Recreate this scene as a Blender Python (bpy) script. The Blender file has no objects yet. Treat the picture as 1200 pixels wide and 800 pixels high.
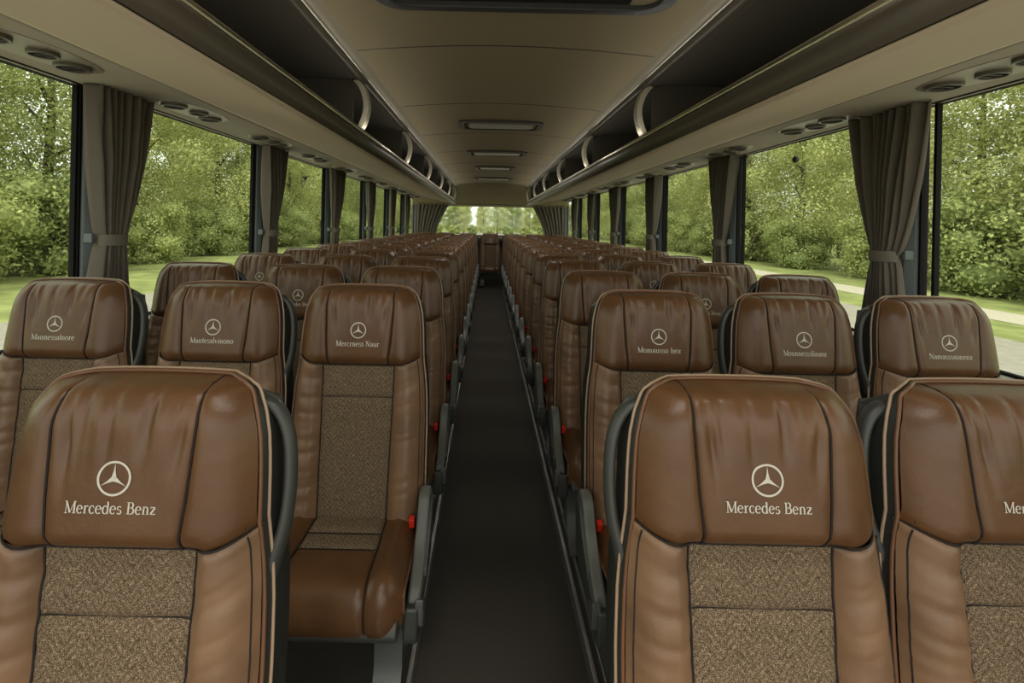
import bpy, math, random
import numpy as np
from mathutils import Matrix, Vector
random.seed(7); np.random.seed(7)
C = bpy.context.scene.collection
SC = bpy.context.scene
PI = math.pi
CAMX, CAMZ, FPX = -0.08, 1.5, 560.0

# ------------------------------------------------------------------ helpers
def tag(o, label=None, cat=None, group=None, kind=None):
    if label: o['label'] = label
    if cat: o['category'] = cat
    if group: o['group'] = group
    if kind: o['kind'] = kind
    return o

class MB:
    def __init__(s): s.v = []; s.f = []
    def add(s, vs, fs):
        n = len(s.v); s.v += [tuple(p) for p in vs]
        s.f += [tuple(i + n for i in f) for f in fs]; return s
    def box(s, x0, x1, y0, y1, z0, z1):
        vs = [(x, y, z) for z in (z0, z1) for y in (y0, y1) for x in (x0, x1)]
        return s.add(vs, [(0, 2, 3, 1), (4, 5, 7, 6), (0, 1, 5, 4), (2, 6, 7, 3), (0, 4, 6, 2), (1, 3, 7, 5)])
    def tube(s, pts, r, n=8, closed=False, flat=1.0, cap=True):
        P = [Vector(p) for p in pts]; m = len(P)
        rs = r if isinstance(r, (list, tuple)) else [r] * m
        ref = None; base = len(s.v); rings = []
        for i, p in enumerate(P):
            if closed: t = (P[(i + 1) % m] - P[i - 1])
            else: t = P[min(i + 1, m - 1)] - P[max(i - 1, 0)]
            t = t.normalized() if t.length > 1e-9 else Vector((0, 0, 1))
            if ref is None:
                ref = Vector((0, 1, 0)) if abs(t.y) < .9 else Vector((1, 0, 0))
            a = (ref - t * ref.dot(t))
            a = a.normalized(); ref = a; b = t.cross(a)
            rings.append([p + a * (math.cos(2 * PI * k / n) * rs[i] * flat) + b * (math.sin(2 * PI * k / n) * rs[i]) for k in range(n)])
        vs = [q for R in rings for q in R]; fs = []
        for i in range(m if closed else m - 1):
            j = (i + 1) % m
            for k in range(n):
                l = (k + 1) % n
                fs.append((i * n + k, i * n + l, j * n + l, j * n + k))
        if not closed and cap:
            fs.append(tuple(range(n))[::-1]); fs.append(tuple((m - 1) * n + k for k in range(n)))
        return s.add(vs, fs)
    def prism(s, poly, axis, a0, a1):
        """poly = list of 2D points; axis 'x': (y,z) extruded in x; 'y': (x,z) in y; 'z': (x,y) in z"""
        def P(q, a):
            return {'x': (a, q[0], q[1]), 'y': (q[0], a, q[1]), 'z': (q[0], q[1], a)}[axis]
        n = len(poly)
        vs = [P(q, a0) for q in poly] + [P(q, a1) for q in poly]
        fs = [tuple(range(n))[::-1], tuple(range(n, 2 * n))]
        fs += [(i, (i + 1) % n, n + (i + 1) % n, n + i) for i in range(n)]
        return s.add(vs, fs)
    def grid(s, fn, nu, nv):
        vs = [fn(i / nu, j / nv) for j in range(nv + 1) for i in range(nu + 1)]
        fs = [(j * (nu + 1) + i, j * (nu + 1) + i + 1, (j + 1) * (nu + 1) + i + 1, (j + 1) * (nu + 1) + i) for j in range(nv) for i in range(nu)]
        return s.add(vs, fs)
    def mesh(s, name):
        me = bpy.data.meshes.new(name); me.from_pydata(s.v, [], s.f); me.update(); return me
    def build(s, name, mat, parent=None, smooth=False, bevel=0, solid=0, seg=2, ang=35):
        import bmesh
        me = s.mesh(name)
        bm = bmesh.new(); bm.from_mesh(me); bmesh.ops.recalc_face_normals(bm, faces=bm.faces); bm.to_mesh(me); bm.free()
        me.materials.append(mat)
        if smooth:
            me.polygons.foreach_set('use_smooth', [True] * len(me.polygons))
        o = bpy.data.objects.new(name, me); C.objects.link(o)
        if parent: o.parent = parent
        if solid:
            m = o.modifiers.new('s', 'SOLIDIFY'); m.thickness = solid; m.offset = -1
        if bevel:
            m = o.modifiers.new('b', 'BEVEL'); m.width = bevel; m.segments = seg; m.limit_method = 'ANGLE'; m.angle_limit = math.radians(ang)
            me.polygons.foreach_set('use_smooth', [True] * len(me.polygons))
            m.harden_normals = True
        return o

def empty(name, loc=(0, 0, 0)):
    o = bpy.data.objects.new(name, None); C.objects.link(o); o.location = loc; o.empty_display_size = .1
    return o

def interp(tab, x):
    if x <= tab[0][0]: return tab[0][1]
    for (a, b), (c, d) in zip(tab, tab[1:]):
        if x <= c: return b + (d - b) * (x - a) / (c - a)
    return tab[-1][1]
def sstep(a, b, x):
    t = max(0., min(1., (x - a) / (b - a))); return t * t * (3 - 2 * t)
def copy_tree(o, parent=None):
    c = o.copy(); C.objects.link(c); c.parent = parent
    for ch in o.children:
        copy_tree(ch, c)
    return c

# ------------------------------------------------------------------ materials
def newmat(name):
    m = bpy.data.materials.new(name); m.use_nodes = True
    nt = m.node_tree; b = nt.nodes['Principled BSDF']
    return m, nt, b
def plain(name, col, rough=.5, metal=0, spec=.5, bump=0, bscale=200, var=0):
    m, nt, b = newmat(name)
    b.inputs['Base Color'].default_value = (*col, 1); b.inputs['Roughness'].default_value = rough
    b.inputs['Metallic'].default_value = metal; b.inputs['Specular IOR Level'].default_value = spec
    if bump or var:
        tc = nt.nodes.new('ShaderNodeTexCoord'); n = nt.nodes.new('ShaderNodeTexNoise')
        n.inputs['Scale'].default_value = bscale; n.inputs['Detail'].default_value = 3
        nt.links.new(tc.outputs['Object'], n.inputs['Vector'])
        if bump:
            bu = nt.nodes.new('ShaderNodeBump'); bu.inputs['Strength'].default_value = bump; bu.inputs['Distance'].default_value = .002
            nt.links.new(n.outputs['Fac'], bu.inputs['Height']); nt.links.new(bu.outputs['Normal'], b.inputs['Normal'])
        if var:
            r = nt.nodes.new('ShaderNodeMapRange'); r.inputs[1].default_value = .3; r.inputs[2].default_value = .7
            r.inputs[3].default_value = 1 - var; r.inputs[4].default_value = 1 + var
            nt.links.new(n.outputs['Fac'], r.inputs[0])
            mx = nt.nodes.new('ShaderNodeVectorMath'); mx.operation = 'SCALE'; mx.inputs[0].default_value = col
            nt.links.new(r.outputs[0], mx.inputs['Scale']); nt.links.new(mx.outputs[0], b.inputs['Base Color'])
    return m
def leather(name, col, rough=.4, wr=0.3):
    m, nt, b = newmat(name); L = nt.links
    tc = nt.nodes.new('ShaderNodeTexCoord')
    n1 = nt.nodes.new('ShaderNodeTexNoise'); n1.inputs['Scale'].default_value = 9; n1.inputs['Detail'].default_value = 5
    v = nt.nodes.new('ShaderNodeTexVoronoi'); v.inputs['Scale'].default_value = 420; v.feature = 'F1'
    L.new(tc.outputs['Object'], n1.inputs['Vector']); L.new(tc.outputs['Object'], v.inputs['Vector'])
    r = nt.nodes.new('ShaderNodeValToRGB'); e = r.color_ramp.elements
    e[0].position = .3; e[0].color = (*[c * .78 for c in col], 1); e[1].position = .72; e[1].color = (*[min(1, c * 1.2) for c in col], 1)
    L.new(n1.outputs['Fac'], r.inputs['Fac']); L.new(r.outputs['Color'], b.inputs['Base Color'])
    rr = nt.nodes.new('ShaderNodeMapRange'); rr.inputs[3].default_value = rough - .07; rr.inputs[4].default_value = rough + .1
    L.new(n1.outputs['Fac'], rr.inputs[0]); L.new(rr.outputs[0], b.inputs['Roughness'])
    b.inputs['Specular IOR Level'].default_value = .5
    b1 = nt.nodes.new('ShaderNodeBump'); b1.inputs['Strength'].default_value = .12; b1.inputs['Distance'].default_value = .0012
    L.new(v.outputs['Distance'], b1.inputs['Height'])
    n2 = nt.nodes.new('ShaderNodeTexNoise'); n2.inputs['Scale'].default_value = 26; n2.inputs['Detail'].default_value = 3
    L.new(tc.outputs['Object'], n2.inputs['Vector'])
    b2 = nt.nodes.new('ShaderNodeBump'); b2.inputs['Strength'].default_value = wr; b2.inputs['Distance'].default_value = .004
    L.new(n2.outputs['Fac'], b2.inputs['Height']); L.new(b1.outputs['Normal'], b2.inputs['Normal'])
    L.new(b2.outputs['Normal'], b.inputs['Normal'])
    return m
def tweed(name):
    m, nt, b = newmat(name); L = nt.links; N = nt.nodes.new
    tc = N('ShaderNodeTexCoord'); sp = N('ShaderNodeSeparateXYZ'); L.new(tc.outputs['Object'], sp.inputs[0])
    def M(op, a, bb=None):
        k = N('ShaderNodeMath'); k.operation = op
        for i, q in enumerate((a, bb)):
            if q is None: continue
            if isinstance(q, (int, float)): k.inputs[i].default_value = q
            else: L.new(q, k.inputs[i])
        return k.outputs[0]
    zz = M('ADD', sp.outputs['Z'], sp.outputs['Y'])
    nd = N('ShaderNodeTexNoise'); nd.inputs['Scale'].default_value = 40; L.new(tc.outputs['Object'], nd.inputs['Vector'])
    tri = M('PINGPONG', sp.outputs['X'], .024)
    ph = M('ADD', M('ADD', zz, M('MULTIPLY', tri, 1.5)), M('MULTIPLY', nd.outputs['Fac'], .006))
    wv = M('SINE', M('MULTIPLY', ph, 2 * PI / .019))
    w01 = M('ADD', M('MULTIPLY', wv, .5), .5)
    n1 = N('ShaderNodeTexNoise'); n1.inputs['Scale'].default_value = 560; n1.inputs['Detail'].default_value = 2; n1.inputs['Roughness'].default_value = .7
    L.new(tc.outputs['Object'], n1.inputs['Vector'])
    k = M('ADD', M('MULTIPLY', n1.outputs['Fac'], 1.15), M('MULTIPLY', w01, .06))
    r = N('ShaderNodeValToRGB'); e = r.color_ramp.elements
    e[0].position = .42; e[0].color = (.050, .033, .021, 1); e[1].position = .82; e[1].color = (.43, .33, .22, 1)
    x = e.new(.62); x.color = (.135, .095, .060, 1)
    L.new(k, r.inputs['Fac']); L.new(r.outputs['Color'], b.inputs['Base Color'])
    b.inputs['Roughness'].default_value = .95; b.inputs['Specular IOR Level'].default_value = .15
    bu = N('ShaderNodeBump'); bu.inputs['Strength'].default_value = .6; bu.inputs['Distance'].default_value = .0015
    L.new(k, bu.inputs['Height']); L.new(bu.outputs['Normal'], b.inputs['Normal'])
    return m
M_ = {}
M_['leather'] = leather('brown_leather', (.118, .0545, .0215), .33)
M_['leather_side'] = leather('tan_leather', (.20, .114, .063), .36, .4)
M_['tweed'] = tweed('tweed')
M_['piping'] = plain('piping', (.36, .25, .165), .35)
M_['pipe2'] = plain('leather_edge', (.15, .07, .034), .4)
M_['seam'] = plain('thread', (.012, .008, .006), .8)
M_['shell'] = plain('shell_plastic', (.022, .024, .022), .42, bump=.2, bscale=900)
M_['grey_plastic'] = plain('grey_plastic', (.115, .12, .108), .38, bump=.15, bscale=900)
M_['darkgrey'] = plain('dark_grey_plastic', (.045, .048, .044), .4, bump=.15, bscale=900)
M_['leg'] = plain('painted_steel', (.10, .105, .10), .4, .3)
M_['red'] = plain('red_plastic', (.75, .03, .015), .35)
M_['thread'] = plain('embroidery', (.62, .58, .50), .6)
M_['ceiling'] = plain('ceiling_fabric', (.335, .280, .160), .85, bump=.25, bscale=500, var=.03)
M_['beige'] = plain('beige_panel', (.50, .415, .295), .6, bump=.1, bscale=600)
M_['psu'] = plain('service_panel', (.34, .305, .225), .55, bump=.1, bscale=600)
M_['lip'] = plain('rack_lip', (.07, .058, .04), .42)
M_['liner'] = plain('rack_lining', (.045, .038, .026), .9, bump=.2, bscale=400)
M_['chrome'] = plain('brushed_metal', (.62, .58, .5), .28, 1)
M_['alu'] = plain('aluminium', (.42, .42, .40), .35, .8)
M_['bezel'] = plain('vent_bezel', (.36, .325, .25), .32)
M_['ring'] = plain('vent_ring', (.13, .12, .095), .3)
M_['nozzle'] = plain('vent_dark', (.03, .028, .024), .4)
M_['carpet'] = plain('carpet', (.062, .056, .048), .95, spec=.1, bump=.8, bscale=700, var=.35)
M_['wall'] = plain('wall_lining', (.10, .10, .09), .6)
M_['sill'] = plain('sill_grey', (.32, .33, .31), .45)
M_['pillar'] = plain('pillar_grey', (.13, .15, .155), .5)
M_['gasket'] = plain('gasket', (.008, .008, .008), .8, spec=.2)
M_['curtain'] = plain('curtain_cloth', (.15, .128, .105), .85, spec=.15, bump=.5, bscale=800, var=.06)
M_['tie'] = plain('tie_cloth', (.17, .15, .125), .8, spec=.2, bump=.4, bscale=800)
M_['bark'] = plain('bark', (.09, .07, .05), .9, bump=.6, bscale=8, var=.3)
M_['grass'] = plain('grass', (.21, .235, .09), .95, spec=.1, var=.3, bscale=1.2)
M_['road'] = plain('asphalt', (.27, .25, .22), .9, spec=.2, var=.12, bscale=6)
M_['path'] = plain('gravel', (.42, .38, .31), .9, spec=.2, var=.1, bscale=9)
M_['diffuser'] = plain('diffuser', (.35, .32, .24), .35)
M_['hatchglass'] = plain('hatch_glass', (.012, .012, .012), .15)

def glassmat():
    m = bpy.data.materials.new('window_glass'); m.use_nodes = True; nt = m.node_tree; nt.nodes.clear()
    o = nt.nodes.new('ShaderNodeOutputMaterial'); mx = nt.nodes.new('ShaderNodeMixShader')
    t = nt.nodes.new('ShaderNodeBsdfTransparent'); t.inputs[0].default_value = (.86, .90, .84, 1)
    g = nt.nodes.new('ShaderNodeBsdfGlossy'); g.inputs['Roughness'].default_value = .02
    lw = nt.nodes.new('ShaderNodeLayerWeight'); lw.inputs[0].default_value = .5
    pw = nt.nodes.new('ShaderNodeMath'); pw.operation = 'POWER'; pw.inputs[1].default_value = 5
    f = nt.nodes.new('ShaderNodeMath'); f.operation = 'MULTIPLY_ADD'; f.inputs[1].default_value = .55; f.inputs[2].default_value = .02
    nt.links.new(lw.outputs['Facing'], pw.inputs[0]); nt.links.new(pw.outputs[0], f.inputs[0])
    nt.links.new(f.outputs[0], mx.inputs[0]); nt.links.new(t.outputs[0], mx.inputs[1]); nt.links.new(g.outputs[0], mx.inputs[2])
    nt.links.new(mx.outputs[0], o.inputs[0]); return m
M_['glass'] = glassmat()
def leafmat(name, c1, c2):
    m, nt, b = newmat(name); L = nt.links; N = nt.nodes.new
    gi = N('ShaderNodeNewGeometry'); r = N('ShaderNodeValToRGB'); e = r.color_ramp.elements
    e[0].color = (*c1, 1); e[1].color = (*c2, 1)
    L.new(gi.outputs['Random Per Island'], r.inputs['Fac'])
    L.new(r.outputs['Color'], b.inputs['Base Color']); b.inputs['Roughness'].default_value = .7; b.inputs['Specular IOR Level'].default_value = .2
    tr = N('ShaderNodeBsdfTranslucent'); L.new(r.outputs['Color'], tr.inputs[0])
    mx = N('ShaderNodeMixShader'); mx.inputs[0].default_value = .35
    L.new(b.outputs[0], mx.inputs[1]); L.new(tr.outputs[0], mx.inputs[2]); L.new(mx.outputs[0], nt.nodes['Material Output'].inputs[0])
    return m
LEAF = [leafmat('leaf_light', (.30, .34, .13), (.66, .66, .30)), leafmat('leaf_mid', (.24, .29, .10), (.56, .58, .25)), leafmat('leaf_dark', (.18, .23, .08), (.46, .50, .21))]

# ------------------------------------------------------------------ lettering
def arc(cx, cz, rx, rz, a0, a1, T, t, n=14):
    out = []
    for i in range(n + 1):
        a = math.radians(a0 + (a1 - a0) * i / n)
        out.append((cx + rx * math.cos(a), cz + rz * math.sin(a), t + (T - t) * abs(math.cos(a)) ** 1.3))
    return out
T_, t_ = .155, .06
def ln(x0, z0, x1, z1, w, n=3):
    return [(x0 + (x1 - x0) * i / n, z0 + (z1 - z0) * i / n, w) for i in range(n + 1)]
def serif(x, z, w=.15): return ln(x - w, z, x + w, z, .055)
X = .66
G = {
 'M': (1.12, [ln(.16, 0, .16, 1, .07), ln(.16, 1, .55, .05, T_), ln(.55, .05, .94, 1, t_), ln(.94, 0, .94, 1, T_), serif(.16, .03, .14), serif(.94, .03, .16), serif(.12, .97, .12), serif(.98, .97, .12)]),
 'N': (.98, [ln(.16, 0, .16, 1, .07), ln(.16, 1, .8, 0, T_), ln(.8, 0, .8, 1, .07), serif(.16, .03, .14), serif(.12, .97, .12), serif(.8, .97, .14)]),
 'B': (.80, [ln(.18, 0, .18, 1, T_), serif(.14, .03, .12), serif(.14, .97, .12), ln(.18, .97, .4, .97, t_), ln(.18, .53, .42, .53, t_), ln(.18, .03, .42, .03, t_), arc(.4, .75, .22, .22, -90, 90, T_, t_), arc(.42, .28, .27, .25, -90, 90, T_, t_)]),
 'e': (.66, [arc(.33, .33, .24, .32, 8, 318, T_, t_, 20), ln(.1, .37, .57, .37, .055)]),
 'c': (.60, [arc(.33, .33, .24, .32, 50, 318, T_, t_, 18), ln(.47, .53, .5, .5, .13, 1)]),
 'o': (.68, [arc(.34, .33, .25, .32, 0, 360, T_, t_, 22)]),
 'r': (.52, [ln(.18, 0, .18, .64, T_), serif(.18, .03, .15), ln(.06, .62, .18, .62, .055), [(.2, .42, .06), (.28, .58, .07), (.38, .62, .1), (.46, .58, .14)]]),
 'd': (.72, [arc(.33, .33, .24, .32, 30, 330, T_, t_, 18), ln(.56, 0, .56, 1, T_), ln(.42, .97, .56, .97, .055), ln(.56, .03, .68, .03, .055)]),
 's': (.54, [arc(.28, .48, .17, .15, 30, 250, .12, .07, 12), arc(.27, .18, .19, .17, 80, -150, .13, .07, 12)]),
 'n': (.76, [ln(.18, 0, .18, .64, T_), serif(.18, .03, .14), ln(.06, .62, .18, .62, .055), arc(.38, .42, .19, .22, 170, 0, T_, t_, 10), ln(.57, .42, .57, 0, T_), serif(.57, .03, .13)]),
 'm': (1.1, [ln(.18, 0, .18, .64, T_), serif(.18, .03, .13), ln(.06, .62, .18, .62, .055), arc(.36, .42, .17, .22, 170, 0, T_, t_, 8), ln(.53, .42, .53, 0, T_), serif(.53, .03, .1), arc(.72, .42, .18, .22, 170, 0, T_, t_, 8), ln(.9, .42, .9, 0, T_), serif(.9, .03, .12)]),
 'h': (.76, [ln(.18, 0, .18, 1, T_), serif(.18, .03, .14), ln(.06, .97, .18, .97, .055), arc(.38, .42, .19, .22, 170, 0, T_, t_, 10), ln(.57, .42, .57, 0, T_), serif(.57, .03, .13)]),
 'l': (.36, [ln(.18, 0, .18, 1, T_), serif(.18, .03, .14), ln(.06, .97, .18, .97, .055)]),
 'i': (.36, [ln(.18, 0, .18, .64, T_), serif(.18, .03, .14), ln(.06, .62, .18, .62, .055), ln(.18, .82, .18, .94, .12, 1)]),
 'u': (.76, [ln(.18, .2, .18, .64, T_), ln(.06, .62, .18, .62, .055), arc(.37, .22, .19, .2, 180, 340, T_, t_, 10), ln(.58, 0, .58, .64, T_), ln(.46, .62, .58, .62, .055)]),
 'a': (.64, [arc(.3, .45, .17, .18, 170, 0, T_, t_, 10), ln(.47, .45, .47, .03, T_), arc(.29, .2, .2, .17, 20, 340, .12, t_, 14), ln(.47, .03, .6, .03, .07)]),
 't': (.42, [ln(.2, .1, .2, .85, T_), ln(.04, .64, .38, .64, .06), arc(.29, .12, .1, .1, 180, 300, .1, .06, 6)]),
 'z': (.62, [ln(.08, .61, .52, .61, .07), ln(.5, .6, .1, .04, T_), ln(.08, .04, .54, .04, .07), ln(.1, .5, .1, .62, .05, 1), ln(.53, .03, .53, .17, .05, 1)]),
 'v': (.68, [ln(.1, .62, .34, 0, T_), ln(.34, 0, .58, .62, t_), serif(.12, .62, .1), serif(.58, .62, .08)]),
 ' ': (.42, []),
}
def strokes_to(mb, strokes, fn):
    for st in strokes:
        vs = []; n = len(st)
        for i, (x, z, w) in enumerate(st):
            a = st[max(i - 1, 0)]; b = st[min(i + 1, n - 1)]
            dx, dz = b[0] - a[0], b[1] - a[1]; L = math.hypot(dx, dz) or 1
            nx, nz = -dz / L * w / 2, dx / L * w / 2
            vs += [fn(x + nx, z + nz), fn(x - nx, z - nz)]
        mb.add(vs, [(2 * i, 2 * i + 1, 2 * i + 3, 2 * i + 2) for i in range(n - 1)])
def lettering(text, cx, z0, width, F, slant=0.0):
    tot = sum(G[c][0] for c in text); cap = .0185
    sx = width / tot; mb = MB(); x = 0
    for c in text:
        adv, st = G[c]
        strokes_to(mb, st, lambda a, b: (cx - width / 2 + (x + a + slant * b) * sx, F(cx - width / 2 + (x + a) * sx, z0 + b * cap) - .0014, z0 + b * cap))
        x += adv
    return mb
def emblem(cx, cz, R, F):
    mb = MB()
    ring = [(cx + R * math.cos(a), cz + R * math.sin(a)) for a in [2 * PI * i / 36 for i in range(37)]]
    def P(x, z): return (x, F(x, z) - .0014, z)
    w = R * .065
    for (a, b), (c, d) in zip(ring, ring[1:]):
        def sc(x, z, k): return P(cx + (x - cx) * k, cz + (z - cz) * k)
        mb.add([sc(a, b, 1 + .07), sc(a, b, 1 - .07), sc(c, d, 1 - .07), sc(c, d, 1 + .07)], [(0, 1, 2, 3)])
    for k in range(3):
        a = PI / 2 + k * 2 * PI / 3
        u = (math.cos(a), math.sin(a)); v = (-u[1], u[0])
        def q(l, s): return P(cx + (u[0] * l + v[0] * s) * R, cz + (u[1] * l + v[1] * s) * R)
        mb.add([q(.94, .0), q(.45, .055), q(.0, .17), q(0, 0), q(0, -.17), q(.45, -.055)], [(0, 1, 2, 3), (0, 3, 4, 5)])
    return mb

# ------------------------------------------------------------------ seat
ZT, ZS, ZB = 1.275, .995, .50
WT = [(.40, .228), (.5, .232), (.8, .229), (.9, .224), (.96, .217), (1.0, .211), (1.05, .2085), (1.1, .206), (1.15, .202), (1.18, .1975), (1.21, .189), (1.23, .180), (1.245, .170), (1.257, .158), (1.267, .143), (1.275, .122)]
def W(z): return interp(WT, z)
def droop(z): return .020 * max(0, (z - 1.24) / .035) ** 2
def cH(z): return min(interp([(.99, .103), (1.08, .112), (1.2, .118), (1.275, .112)], z), W(z) - .008)
def cF(z): return interp([(.5, .117), (1.0, .125)], z)
def seam_off(x):
    return .028 * max(0, (abs(x) - .10) / .125) ** 1.4
rng = random.Random(3)
WR = [(rng.uniform(-.1, .1), rng.uniform(.005, .010), rng.uniform(.0018, .0052), rng.uniform(1.15, 1.225), rng.uniform(.03, .055)) for _ in range(17)]
WB = [(rng.uniform(.5, .97), rng.uniform(.006, .014), rng.uniform(.0008, .0028), rng.uniform(-1, 1), rng.uniform(.02, .06)) for _ in range(44)]
def F(x, z, detail=True):
    y = (z - .5) * .13
    r = min(1., abs(x) / max(W(min(z, 1.24)), .01))
    h = sstep(.975, 1.03, z)
    y -= .034 * h
    y += .050 * max(0, (z - 1.185) / .09) ** 2.4 + .040 * max(0, (z - 1.24) / .035) ** 2
    y += .050 * h * max(0, (r - .62) / .38) ** 2.3
    lo = 1 - h
    y -= lo * .026 * sstep(.112, .155, abs(x))
    y += lo * .052 * max(0, (r - .74) / .26) ** 2.2
    if detail:
        if h > .2 and abs(x) < .13:
            for (a, s, A, zc, zs) in WR:
                y += h * A * math.exp(-((x - a - (z - zc) * a * .8) / s) ** 2) * math.exp(-((z - zc) / zs) ** 2)
        if lo > .2 and abs(x) > .12:
            for (zc, s, A, sg, ln_) in WB:
                if x * sg > 0:
                    y += lo * A * math.exp(-((z - zc - (abs(x) - .18) * sg * .3) / s) ** 2) * (1 - ((r - .7) / .35) ** 2 if abs(r - .7) < .35 else 0)
    return y
def puff(d): return .010 * math.exp(-max(d, 0) / .0055)
def Fs(x, z): return F(x, z)

def back_patch(kind, sgn=1):
    mb = MB()
    def top_c(u, v):   # headrest centre
        v2 = 1 - (1 - v) ** 1.6
        z0 = ZS + (ZT - ZS) * v2; c = cH(z0); x = (2 * u - 1) * c
        z = z0 + .004 * (1 - (x / .15) ** 2) * v2 - droop(z0)
        d = min((1 - abs(2 * u - 1)) * c, (z0 - ZS))
        return (x, F(x, z0) + puff(d), z)
    def top_s(u, v):
        v2 = 1 - (1 - v) ** 1.6
        z0 = ZS + (ZT - ZS) * v2; c = cH(z0); w = W(z0); x = c + (w - c) * u
        z = z0 + seam_off(x) * (1 - v2) - droop(z0)
        d = min(u * (w - c), (z0 - ZS))
        return (sgn * x, F(sgn * x, z0) + puff(d), z)
    def bol(u, v):
        z0 = ZB - .03 + (ZS - ZB + .03) * v; c = cF(z0); w = W(z0); x = c + (w - c) * u
        z = z0 + seam_off(x) * v
        d = min(u * (w - c), ZS - z0, z0 - (ZB - .03) + .01)
        return (sgn * x, F(sgn * x, min(z0, .972)) + puff(d), z)
    def fab(z1, z2):
        def g(u, v):
            z0 = z1 + (z2 - z1) * v; c = cF(z0); x = (2 * u - 1) * c
            d = min((1 - abs(2 * u - 1)) * c, z2 - z0, z0 - z1)
            return (x, F(x, min(z0, .972)) + puff(d) * .8 - .003 * (1 - (x / c) ** 2), z0)
        return g
    if kind == 'hc': mb.grid(top_c, 56, 44)
    if kind == 'hs': mb.grid(top_s, 20, 36)
    if kind == 'bo': mb.grid(bol, 18, 90)
    if kind == 'f1': mb.grid(fab(.885, ZS), 24, 14)
    if kind == 'f2': mb.grid(fab(ZB - .02, .885), 24, 30)
    return mb

def outline(off, yoff, drop=0, zlow=.44):
    """closed-at-the-bottom outline, right bottom up over the top and down on the left"""
    pts = []
    zs = [zlow + (1.2 - zlow) * i / 22 for i in range(22)] + [1.2 + .075 * (i / 12) for i in range(13)]
    for z in zs:
        w = W(z); e = max(0, (z - 1.2) / .075)
        pts.append((w + off * (1 - .6 * e ** 2), F(w, z, False) + yoff * (1 - .45 * e), z + off * e ** 2 - drop * e - droop(z)))
    for i in range(1, 8):
        x = W(ZT) * (1 - 2 * i / 8)
        z = ZT + .004 * (1 - (x / .15) ** 2) - droop(ZT)
        pts.append((x, F(x, ZT, False) + yoff * .55, z + off - drop))
    left = [(-p[0], p[1], p[2]) for p in pts[:len(zs)]][::-1]
    return pts + left

CP = [(.045, .500), (-.02, .497), (-.09, .494), (-.16, .496), (-.23, .502), (-.275, .502), (-.305, .493), (-.328, .472), (-.338, .44), (-.336, .40), (-.322, .370)]
def cprof(t):
    L = [0]
    for a, b in zip(CP, CP[1:]): L.append(L[-1] + math.hypot(b[0] - a[0], b[1] - a[1]))
    s = t * L[-1]
    for i in range(len(CP) - 1):
        if s <= L[i + 1] + 1e-9:
            k = (s - L[i]) / (L[i + 1] - L[i])
            # catmull-rom
            p0 = CP[max(i - 1, 0)]; p1 = CP[i]; p2 = CP[i + 1]; p3 = CP[min(i + 2, len(CP) - 1)]
            def cr(a, b, c, d): return .5 * (2 * b + (c - a) * k + (2 * a - 5 * b + 4 * c - d) * k * k + (3 * b - a - 3 * c + d) * k ** 3)
            return cr(p0[0], p1[0], p2[0], p3[0]), cr(p0[1], p1[1], p2[1], p3[1]), s, L[-1]
TF0, TF1, TFM = 0.0, .39, .235
def cush_pt(x, t, d):
    y, z, s, Lt = cprof(t)
    w = .222 + .006 * t
    r = abs(x) / w
    drop = .055 * max(0, (r - .72) / .28) ** 2.4
    top = 1 - sstep(.62, .85, t)
    side = .016 * sstep(.115, .17, abs(x)) * top
    y2, z2, _, _ = cprof(min(1, t + .01)); dy, dz = y2 - y, z2 - z; l = math.hypot(dy, dz) or 1
    ny, nz = dz / l, -dy / l      # outward
    if t >= .995: ny, nz = -1, 0
    k = side - drop - puff(d)
    return (x, y + ny * k, z + nz * k)
def cush_patch(kind, sgn=1):
    mb = MB(); Lt = cprof(1)[3]
    def cen(t0, t1):
        def g(u, v):
            t = t0 + (t1 - t0) * v; c = .118 + .012 * t; x = (2 * u - 1) * c
            d = min((1 - abs(2 * u - 1)) * c, (t - t0) * Lt + (0 if t0 > 0 else 1), (t1 - t) * Lt + (0 if t1 < 1 else 1))
            return cush_pt(x, t, d)
        return g
    def side(u, v):
        c = .118 + .012 * v; w = .222 + .006 * v; x = c + (w - c) * u
        return cush_pt(sgn * x, v, u * (w - c))
    if kind == 'f1': mb.grid(cen(TF0, TFM), 20, 12)
    if kind == 'f2': mb.grid(cen(TFM, TF1), 20, 10)
    if kind == 'l': mb.grid(cen(TF1, 1), 24, 30)
    if kind == 's': mb.grid(side, 18, 44)
    return mb

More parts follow.
